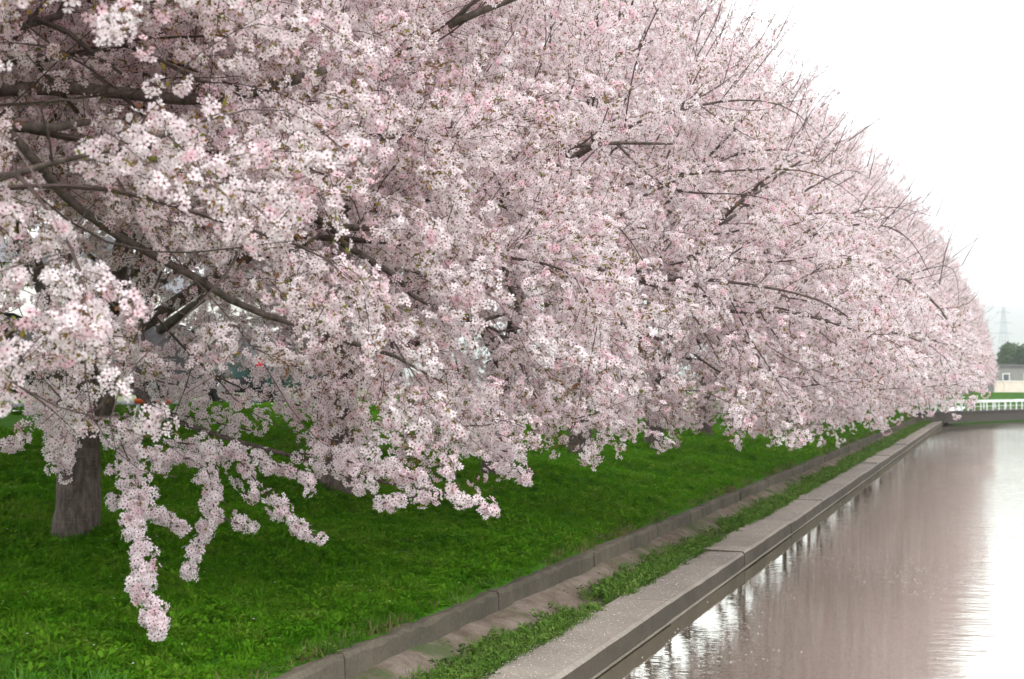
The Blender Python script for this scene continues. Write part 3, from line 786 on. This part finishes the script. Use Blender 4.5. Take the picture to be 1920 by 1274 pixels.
    print('tree', i, key, 'sprays', n)

# ------------------------------------------------------------------ grass of the bank
def tuft(seed, n, h, spread, m, wide=.004, lean=.5):
    rg = random.Random(seed); b = MB()
    for k in range(n):
        a = rg.uniform(0, 6.28); r = spread * math.sqrt(rg.random()); p = Vector((math.cos(a) * r, math.sin(a) * r, -.01))
        t = rg.uniform(0, 6.28); ln = rg.uniform(.1, lean); hh = h * rg.uniform(.55, 1.1); d = Vector((math.cos(t) * ln, math.sin(t) * ln, 1)).normalized()
        s = Vector((-math.sin(t + rg.uniform(-.8, .8)), math.cos(t), 0)).normalized() * wide * rg.uniform(.7, 1.3)
        q = p + d * hh * .55; e = p + d * hh * .9 + Vector((math.cos(t), math.sin(t), 0)) * hh * ln * .5
        b.add([p - s, p + s, q + s * .8, q - s * .8, e], [(0, 1, 2, 3), (3, 2, 4)])
    return b.mesh('tuft', m)
def weed(seed, n, size, m):
    rg = random.Random(seed); b = MB()
    for k in range(n):
        a = rg.uniform(0, 6.28); el = rg.uniform(.15, 1.3); d = Vector((math.cos(a) * math.cos(el), math.sin(a) * math.cos(el), math.sin(el)))
        p = d * rg.uniform(.0, size * .9); s = d.cross(Vector((0, 0, 1))).normalized(); s = (s + Vector((0, 0, rg.uniform(-.3, .3)))).normalized(); sz = size * rg.uniform(.35, .7)
        q = Vector((d.x, d.y, d.z * .4)).normalized()
        b.add([p, p + q*sz*.5 + s*sz*.28, p + q*sz + Vector((0, 0, -.2*sz)), p + q*sz*.5 - s*sz*.28], [(0, 1, 2, 3)])
    return b.mesh('weed', m)
GRASS = scatter_group('grass_scatter', proto_collection('grass_pieces', [tuft(i, 30, .075 + .02 * (i % 3), .09, M['blade'], .0045, 1.0) for i in range(5)] + [weed(50 + i, 34, .075, M['blade']) for i in range(4)]))
WEEDS = scatter_group('weed_scatter', proto_collection('weed_pieces', [weed(i, 22, .07, M['weed']) for i in range(4)] + [tuft(30 + i, 16, .12, .05, M['weed'], .004, .8) for i in range(2)] + [tuft(90, 9, .14, .06, M['dry'], .003, .9)]))
LONG = scatter_group('long_grass_scatter', proto_collection('long_grass_pieces', [tuft(60 + i, 22, .34, .10, M['longblade'], .006, .9) for i in range(3)]))

ng = np.random.default_rng(77)
def spread_on_bank(y0, y1, l0, l1, dens, s0):
    n = int((y1 - y0) * (l1 - l0) * dens); y = ng.uniform(y0, y1, n); x = -ng.uniform(l0, l1, n)
    P = np.stack([x, y, ground_z(x, y)], 1); px_, py_, d = pix(P)
    ok = (d > 3) & (px_ > -120) & (px_ < 2000) & (py_ < 1420); P = P[ok]
    return P, ng.uniform(.75, 1.25, len(P)) * s0
parts = [spread_on_bank(3, 11, 4.18, 10.5, 330, .9), spread_on_bank(11, 17, 4.18, 12, 230, 1.0), spread_on_bank(17, 30, 4.18, 13.5, 100, 1.3), spread_on_bank(30, 60, 4.18, 13.5, 36, 1.9), spread_on_bank(60, 125, 4.18, 10, 14, 2.6)]
P = np.concatenate([p[0] for p in parts]); S_ = np.concatenate([p[1] for p in parts])
# clumps: taller and shorter patches
cl = np.sin(P[:, 0] * 3.1 + np.sin(P[:, 1] * 1.3) * 2) * np.sin(P[:, 1] * 2.3 + P[:, 0]); S_ = S_ * (1 + .28 * cl)
S_ = S_ * np.clip((-P[:, 0] - 4.05) / .35, .45, 1)
n = len(P); print('grass tufts', n)
tag(scatter('grass', GRASS, P, np.stack([ng.normal(0, .12, n), ng.normal(0, .12, n), ng.uniform(0, 6.28, n)], 1), S_, np.where(ng.random(n) < np.interp(P[:, 1], [8, 16], [.55, .85]), ng.integers(5, 9, n), ng.integers(0, 5, n))), 'dense bright green grass covering the sloping canal bank', 'grass')
# long pale blades at the lower left
c0 = at(15, 1262, 7.4); n = 40
P = np.stack([c0.x + ng.normal(0, .35, n), c0.y + ng.normal(0, .30, n), np.zeros(n)], 1); P[:, 2] = ground_z(P[:, 0], P[:, 1])
tag(scatter('long_grass', LONG, P, np.stack([ng.normal(0, .2, n), ng.normal(0, .2, n), ng.uniform(0, 6.28, n)], 1), ng.uniform(.4, .75, n), ng.integers(0, 3, n)), 'long pale grass blades at the lower left corner', 'grass')
# weeds of the gutter, thick beside the coping, thin by the wall; a fringe on the wall's head
n = 17000; y = 2 + 88 * ng.random(n) ** 1.7; x = -3.36 - np.abs(ng.normal(0, .28, n)); lump = np.sin(y * 1.9) + np.sin(y * .83 + 1) + .7 * np.sin(y * 4.3)
ok = (x > -4.0) & (lump + ng.normal(0, .9, n) > -.9 + 1.8 * np.clip(-x - 3.55, 0, 1)); x, y = x[ok], y[ok]; n1 = len(x)
y2 = 2 + 80 * ng.random(1800) ** 1.6; x2 = -4.17 - np.abs(ng.normal(0, .09, 1800)); lump = np.sin(y2 * 2.7 + 2) + np.sin(y2 * .9); ok = lump + ng.normal(0, .8, 1800) > .2; x2, y2 = x2[ok], y2[ok]
P = np.concatenate([np.stack([x, y, np.full(n1, .36)], 1), np.stack([x2, y2, np.full(len(x2), .62)], 1)]); n = len(P)
pick = np.where(np.arange(n) < n1, ng.integers(0, 6, n), ng.choice([0, 5, 6, 6], n))
tag(scatter('gutter_weeds', WEEDS, P, np.stack([ng.normal(0, .15, n), ng.normal(0, .15, n), ng.uniform(0, 6.28, n)], 1), ng.uniform(.5, 1.25, n) * np.interp(P[:, 1], [10, 50], [1, 1.6]), pick), 'green weeds growing in the gutter behind the coping', 'weeds')

# fallen petals on the coping, the gutter and the water
def petals(name, P, size, flat, label):
    V = []; F = []
    for p in P:
        a = ng.uniform(0, 6.28); s = size * ng.uniform(.6, 1.3); k = len(V); t = flat * s
        for q in range(5):
            an = a + q * 1.2566; V.append((p[0] + math.cos(an) * s * .6, p[1] + math.sin(an) * s, p[2] + ng.uniform(0, t)))
        F.append((k, k+1, k+2, k+3, k+4))
    me = bpy.data.meshes.new(name); me.from_pydata(V, [], F); me.materials.append(M['petal'])
    a = me.attributes.new('tint', 'FLOAT', 'FACE'); a.data.foreach_set('value', ng.uniform(0, .5, len(F)).astype(np.float32))
    return tag(link(name, me), label, 'petals', None, 'stuff')
n = 7000; y = 2 + 70 * ng.random(n) ** 1.8; x = ng.uniform(-3.42, -2.92, n)
petals('fallen_petals', np.stack([x, y, np.full(n, KZ + .007)], 1), .0062, .5, 'pale petals scattered on the coping stones')
n = 6500; y = 9 + 60 * ng.random(n) ** 1.5; x = -2.8 + 3.4 * ng.beta(1.5, 1.7, n); lane = np.sin(y * .9 + x * 1.2) + np.sin(y * .37 - x) + ng.normal(0, .45, n) > .95
petals('floating_petals', np.stack([x, y, np.full(n, WATER + .004)], 1)[lane], .012, 0, 'pale petals floating on the canal')

n = 900; y = 3 + 40 * ng.random(n) ** 1.4; x = -4.3 - 6 * ng.random(n); 
petals('petals_on_grass', np.stack([x, y, ground_z(x, y) + .07], 1), .010, .5, 'pale fallen petals dotted over the green bank')

# ------------------------------------------------------------------ bridge with white railing at the end of the canal
ba = at(1752, 798, 75.2); bb = at(1920, 790, 83.7); dv = Vector((bb.x - ba.x, bb.y - ba.y, 0)).normalized(); nv = Vector((-dv.y, dv.x, 0))
br = empty('bridge', (ba.x, ba.y, 0), math.atan2(dv.y, dv.x)); tag(br, 'low dark concrete bridge crossing the far end of the canal', 'bridge')
LEN = (8.2 - ba.x) / dv.x
MB().box(-1.5, LEN, 0, 3.2, .31, .82).build('deck_beam', M['bridge'], br)
MB().box(-1.5, LEN, -.06, .16, .823, .90).build('deck_kerb', M['bridge'], br)
MB().box(-3.5, -.4, -.3, 3.5, -1.2, .74).build('abutment', M['wall'], br)
rl = empty('railing', (ba.x + nv.x * .05, ba.y + nv.y * .05, .90), br.rotation_euler.z); tag(rl, 'white steel railing along the near side of the low bridge', 'railing')
MB().bar((-1.5, 0, .48), (LEN, 0, .48), .035, 8).build('top_rail', M['white_paint'], rl)
MB().bar((-1.5, 0, .24), (LEN, 0, .24), .014, 6).build('middle_rail', M['white_paint'], rl)
pm = MB().box(-.028, .028, -.028, .028, 0, .46).mesh('post', M['white_paint'])
k = -1.4
while k < LEN: o = link('post', pm, rl); o.location = (k, 0, 0); k += .80
rl2 = empty('railing', (ba.x + nv.x * 3.1, ba.y + nv.y * 3.1, .82), br.rotation_euler.z); tag(rl2, 'white steel railing along the far side of the low bridge', 'railing')
MB().bar((-1.5, 0, .56), (LEN, 0, .56), .035, 8).build('top_rail', M['white_paint'], rl2)
k = -1.4
while k < LEN: o = link('post', pm, rl2); o.location = (k, 0, .05); k += 1.6

# beyond the bridge at the right edge
tag(MB().box(-6, 30, 0, 1, -1.5, 0).build('embankment', M['turf']), 'green grassy bank beyond the white railing', 'bank'); e = bpy.data.objects['embankment']; p = at(1872, 736, 140); e.location = (p.x, p.y, p.z); e['kind'] = 'structure'; del e['category']
p = at(1866, 742, 158); h = empty('boundary_wall', (p.x, p.y, p.z), YAW); tag(h, 'cream low wall beyond the bridge on the right', 'wall')
MB().box(0, 26, 0, .3, -1, 1.55).build('wall_body', M['wallcream'], h); MB().box(-.05, 26.05, -.05, .35, 1.553, 1.64).build('cap', M['wallwhite'], h)
p = at(1868, 722, 200); h = empty('shed', (p.x, p.y, p.z), YAW); tag(h, 'grey flat roofed building beyond the bridge at the right edge', 'building')
MB().box(0, 14, 0, 8, -3, 2.6).build('wall', M['wallgrey'], h); MB().box(-.3, 14.3, -.3, 8.3, 2.603, 2.85).build('roof', M['roof'], h)
for k in range(4):
    f = MB().box(.9 + 3 * k, 1.9 + 3 * k, -.06, -.004, .5, 1.6).build('window', M['white_paint'], h); MB().box(1.0 + 3 * k, 1.8 + 3 * k, -.075, -.062, .6, 1.5).build('pane', M['glass'], f)

def bushy_tree(name, loc, rx, h, seed, label):
    rg = random.Random(seed); t = empty(name, loc); tag(t, label, 'tree')
    MB().tube([(0, 0, -2), (.1, 0, h * .3), (0, .1, h * .7)], [.3, .22, .08], 8).build('trunk', M['bark'], t)
    b = MB()
    for k in range(14):
        a = rg.uniform(0, 6.28); r = rx * .55 * math.sqrt(rg.random()); c = Vector((math.cos(a) * r, math.sin(a) * r, h * rg.uniform(.3, .82))); cr_ = rx * rg.uniform(.3, .5)
        for q in range(260):
            d = Vector((rg.gauss(0, 1), rg.gauss(0, 1), rg.gauss(0, 1))).normalized(); p = c + d * cr_ * rg.uniform(.6, 1.05); s = Vector((rg.gauss(0, 1), rg.gauss(0, 1), rg.gauss(0, 1))).normalized() * .22; w = s.cross(d).normalized() * .2
            b.add([p - s, p + w, p + s, p - w], [(0, 1, 2, 3)])
    o = b.build('crown', M['fargreen'], t); o['kind'] = 'stuff'
p = at(1902, 735, 215); bushy_tree('evergreen_tree', p, 3.4, 8.4, 3, 'dark green bushy tree beyond the bridge at the right edge')
p = at(1938, 735, 205); bushy_tree('evergreen_tree', p, 3.6, 6.6, 4, 'lower dark green tree right of the evergreen, cut by the frame')

# lattice pylon
p = at(1883, 722, 1050); py = empty('pylon', p, .5); py.scale = (1.25, 1.25, 1.4); tag(py, 'thin steel lattice pylon in the distance above the far trees', 'pylon')
H = 41
def leg_at(k, z): w = 4.2 * (1 - z / H) ** 1.2 + .45; return Vector(((w if k in (0, 3) else -w), (w if k < 2 else -w), z))
for k in range(4): MB().tube([leg_at(k, z) for z in (0, 12, 24, 33, H)], [.2, .18, .16, .13, .12], 5).build('leg', M['steel'], py)
b = MB(); zs = [0, 7, 13, 18.5, 23.5, 28, 32, 35.5, 38.5, H]
for a, c in zip(zs, zs[1:]):
    for k in range(4): b.bar(leg_at(k, a), leg_at((k + 1) % 4, c), .07, 4); b.bar(leg_at((k + 1) % 4, a), leg_at(k, c), .07, 4); b.bar(leg_at(k, c), leg_at((k + 1) % 4, c), .1, 4)
o = b.build('bracing', M['steel'], py); o['kind'] = 'stuff'
for z, w in ((27, 6.5), (32.5, 5.6), (38, 4.6)):
    MB().tube([(-w, 0, z), (0, 0, z + .7), (w, 0, z)], [.12, .4, .12], 5).build('cross_arm', M['steel'], py)

# hills
V = []; F = []; n = 60
for i in range(n + 1):
    for j in range(9):
        u = i / n * 3600 - 1800; v = j / 8
        hgt = (118 + 34 * math.sin(u * .004 + 1) + 18 * math.sin(u * .011) + 7 * math.sin(u * .031)) * math.sin(v * math.pi * .5) * 1.25 * np.clip((1800 + u) / 700, 0, 1)
        q = at(1900, 720, 3200) + RT * u + Vector((FW.x, FW.y, 0)) * (v * 500); V.append((q.x, q.y, hgt + 1))
F = [(i*9+j, (i+1)*9+j, (i+1)*9+j+1, i*9+j+1) for i in range(n) for j in range(8)]
me = bpy.data.meshes.new('hills'); me.from_pydata(V, [], F); me.materials.append(M['hill']); me.polygons.foreach_set('use_smooth', [True] * len(F)); link('hills', me)['kind'] = 'structure'

# ------------------------------------------------------------------ on the road behind the trees
def make_car(loc, rz, paint, label):
    c = empty('parked_car', loc, rz); tag(c, label, 'car', 'cars parked behind the cherry trees')
    # side profile stations along the car (y forward), lower body then greenhouse
    st = [(-1.70, .42, .95), (-1.66, .30, 1.02), (-1.2, .22, 1.0), (0, .2, .97), (.9, .22, .95), (1.25, .24, .88), (1.62, .30, .74), (1.70, .4, .62)]
    b = MB(); ring = []
    for y, z0, z1 in st:
        w = .735 if abs(y) < 1.5 else .66
        ring.append([(-w, y, z0), (-w - .02, y, (z0 + z1) / 2), (-w + .03, y, z1), (w - .03, y, z1), (w + .02, y, (z0 + z1) / 2), (w, y, z0)])
    for A, B in zip(ring, ring[1:]): b.add(A + B, [(k, (k + 1) % 6, (k + 1) % 6 + 6, k + 6) for k in range(6)])
    b.add(ring[0], [(0, 1, 2, 3, 4, 5)]); b.add(ring[-1], [(5, 4, 3, 2, 1, 0)])
    gh = [(-1.62, 1.0, .68), (-1.42, 1.46, .56), (-1.0, 1.52, .56), (.1, 1.52, .56), (.45, 1.44, .56), (1.1, .95, .66)]
    r2 = [[(-w - (.0), y, .96), (-w, y, z), (w, y, z), (w, y, .96)] for y, z, w in gh[1:5]]
    b.add([(-.56, -1.42, 1.46), (.56, -1.42, 1.46), (.56, -1.0, 1.52), (-.56, -1.0, 1.52), (.56, .1, 1.52), (-.56, .1, 1.52), (.56, .45, 1.45), (-.56, .45, 1.45)], [(0, 1, 2, 3), (3, 2, 4, 5), (5, 4, 6, 7)])
    for s in (-1, 1):
        for (y0, zz0, w0), (y1, zz1, w1) in (((-1.64, .98, .69), (-1.42, 1.46, .56)), ((-.35, .97, .70), (-.35, 1.5, .56)), ((1.05, .95, .68), (.45, 1.45, .56))): b.bar((s * w0, y0, zz0), (s * w1, y1, zz1), .04, 5)
    b.build('body', paint, c)
    for s in (-1, 1):
        MB().add([(s*.70, -1.58, .98), (s*.70, -.39, .97), (s*.565, -.39, 1.47), (s*.565, -1.38, 1.43)], [(0, 1, 2, 3)]).build('window', M['glass'], c)
        MB().add([(s*.70, -.31, .97), (s*.69, 1.0, .95), (s*.565, .43, 1.42), (s*.565, -.31, 1.48)], [(0, 1, 2, 3)]).build('window', M['glass'], c)
    MB().add([(-.66, -1.64, 1.0), (.66, -1.64, 1.0), (.54, -1.43, 1.44), (-.54, -1.43, 1.44)], [(0, 1, 2, 3)]).build('rear_window', M['glass'], c)
    MB().add([(-.66, 1.08, .95), (.66, 1.08, .95), (.54, .46, 1.43), (-.54, .46, 1.43)], [(0, 1, 2, 3)]).build('windscreen', M['glass'], c)
    for s in (-1, 1):
        MB().box(s*.62 - .09, s*.62 + .09, -1.73, -1.67, .68, .96).build('tail_light', M['redlens'], c)
        MB().box(s*.50 - .14, s*.50 + .14, 1.66, 1.71, .52, .64).build('headlight', M['plate'], c)
        for y in (-1.12, 1.12):
            w = MB().tube([(s*.60, y, .28), (s*.76, y, .28)], [.28, .28], 18).build('wheel', M['rubber'], c); MB().tube([(s*.74, y, .28), (s*.775, y, .28)], [.17, .15], 12).build('rim', M['rim'], w)
    MB().box(-.70, .70, -1.76, -1.66, .30, .52).build('bumper', M['trim'], c)
    MB().box(-.17, .17, -1.785, -1.762, .36, .48).build('number_plate', M['plate'], c)
    return c
make_car((-15.3, 18.6, 2.0), .06, M['carblack'], 'black parked car behind the trunk at the left edge, mostly hidden by blossom')
make_car((-15.2, 23.4, 2.0), -.04, M['carsilver'], 'slate grey parked car seen in scraps between the dark cars')
make_car((-15.2, 28.0, 2.0), .03, M['cargreen'], 'dark green parked car with red tail light glimpsed through the blossom')
# orange barrier on the grass
p = at(287, 795, 21.5); gz = float(ground_z(np.array(p.x), np.array(p.y))); ob = empty('barrier', (p.x, p.y, gz), YAW); tag(ob, 'small orange bar barrier on the grass behind the bare trunk', 'barrier')
MB().bar((-.28, 0, .30), (.28, 0, .30), .04, 8).build('bar', M['orange'], ob)
for s in (-.22, .22): MB().bar((s, 0, -.02), (s, 0, .26), .018, 6).build('leg', M['white_paint'], ob)

def make_house(loc, rz, w, d, h, label):
    t = empty('house', loc, rz); tag(t, label, 'house', 'pale houses across the road')
    MB().box(-w/2, w/2, -d/2, d/2, -.2, h).build('wall', M['wallwhite'], t)
    e = .5
    MB().add([(-w/2-e, -d/2-e, h+.003), (w/2+e, -d/2-e, h+.003), (w/2+e, d/2+e, h+.003), (-w/2-e, d/2+e, h+.003), (-w/2-e, 0, h+1.7), (w/2+e, 0, h+1.7)], [(0, 1, 5, 4), (2, 3, 4, 5), (0, 4, 3), (1, 2, 5), (3, 2, 1, 0)]).build('roof', M['roof'], t)
    for fl in range(2):
        for k in range(3):
            y = -d/2 + d * (k + .5) / 3; z = 1.0 + 2.7 * fl
            f = MB().box(w/2 + .002, w/2 + .06, y - .7, y + .7, z, z + 1.2).build('window', M['trim'], t); MB().box(w/2 + .062, w/2 + .075, y - .62, y + .62, z + .08, z + 1.12).build('pane', M['glass'], f)
make_house((-44, 56, 1.99), .05, 9, 11, 5.6, 'white two storey house behind the nearer trees, seen in scraps through the blossom')
make_house((-46, 80, 1.99), -.05, 9, 12, 5.8, 'white house farther along the road, hidden behind the blossom')

# ------------------------------------------------------------------ the damp spring air
hm, hnt, HN, HL = mat('haze_air')
pv = HN('ShaderNodeVolumePrincipled'); pv.inputs['Color'].default_value = (.97, .98, 1, 1); pv.inputs['Density'].default_value = .0005; pv.inputs['Anisotropy'].default_value = .75
ho = HN('ShaderNodeOutputMaterial'); HL(pv.outputs[0], ho.inputs['Volume'])
hz = MB().box(-4200, 4600, -200, 4600, -2.4, 330).build('haze', hm); hz['kind'] = 'stuff'
print('script done')
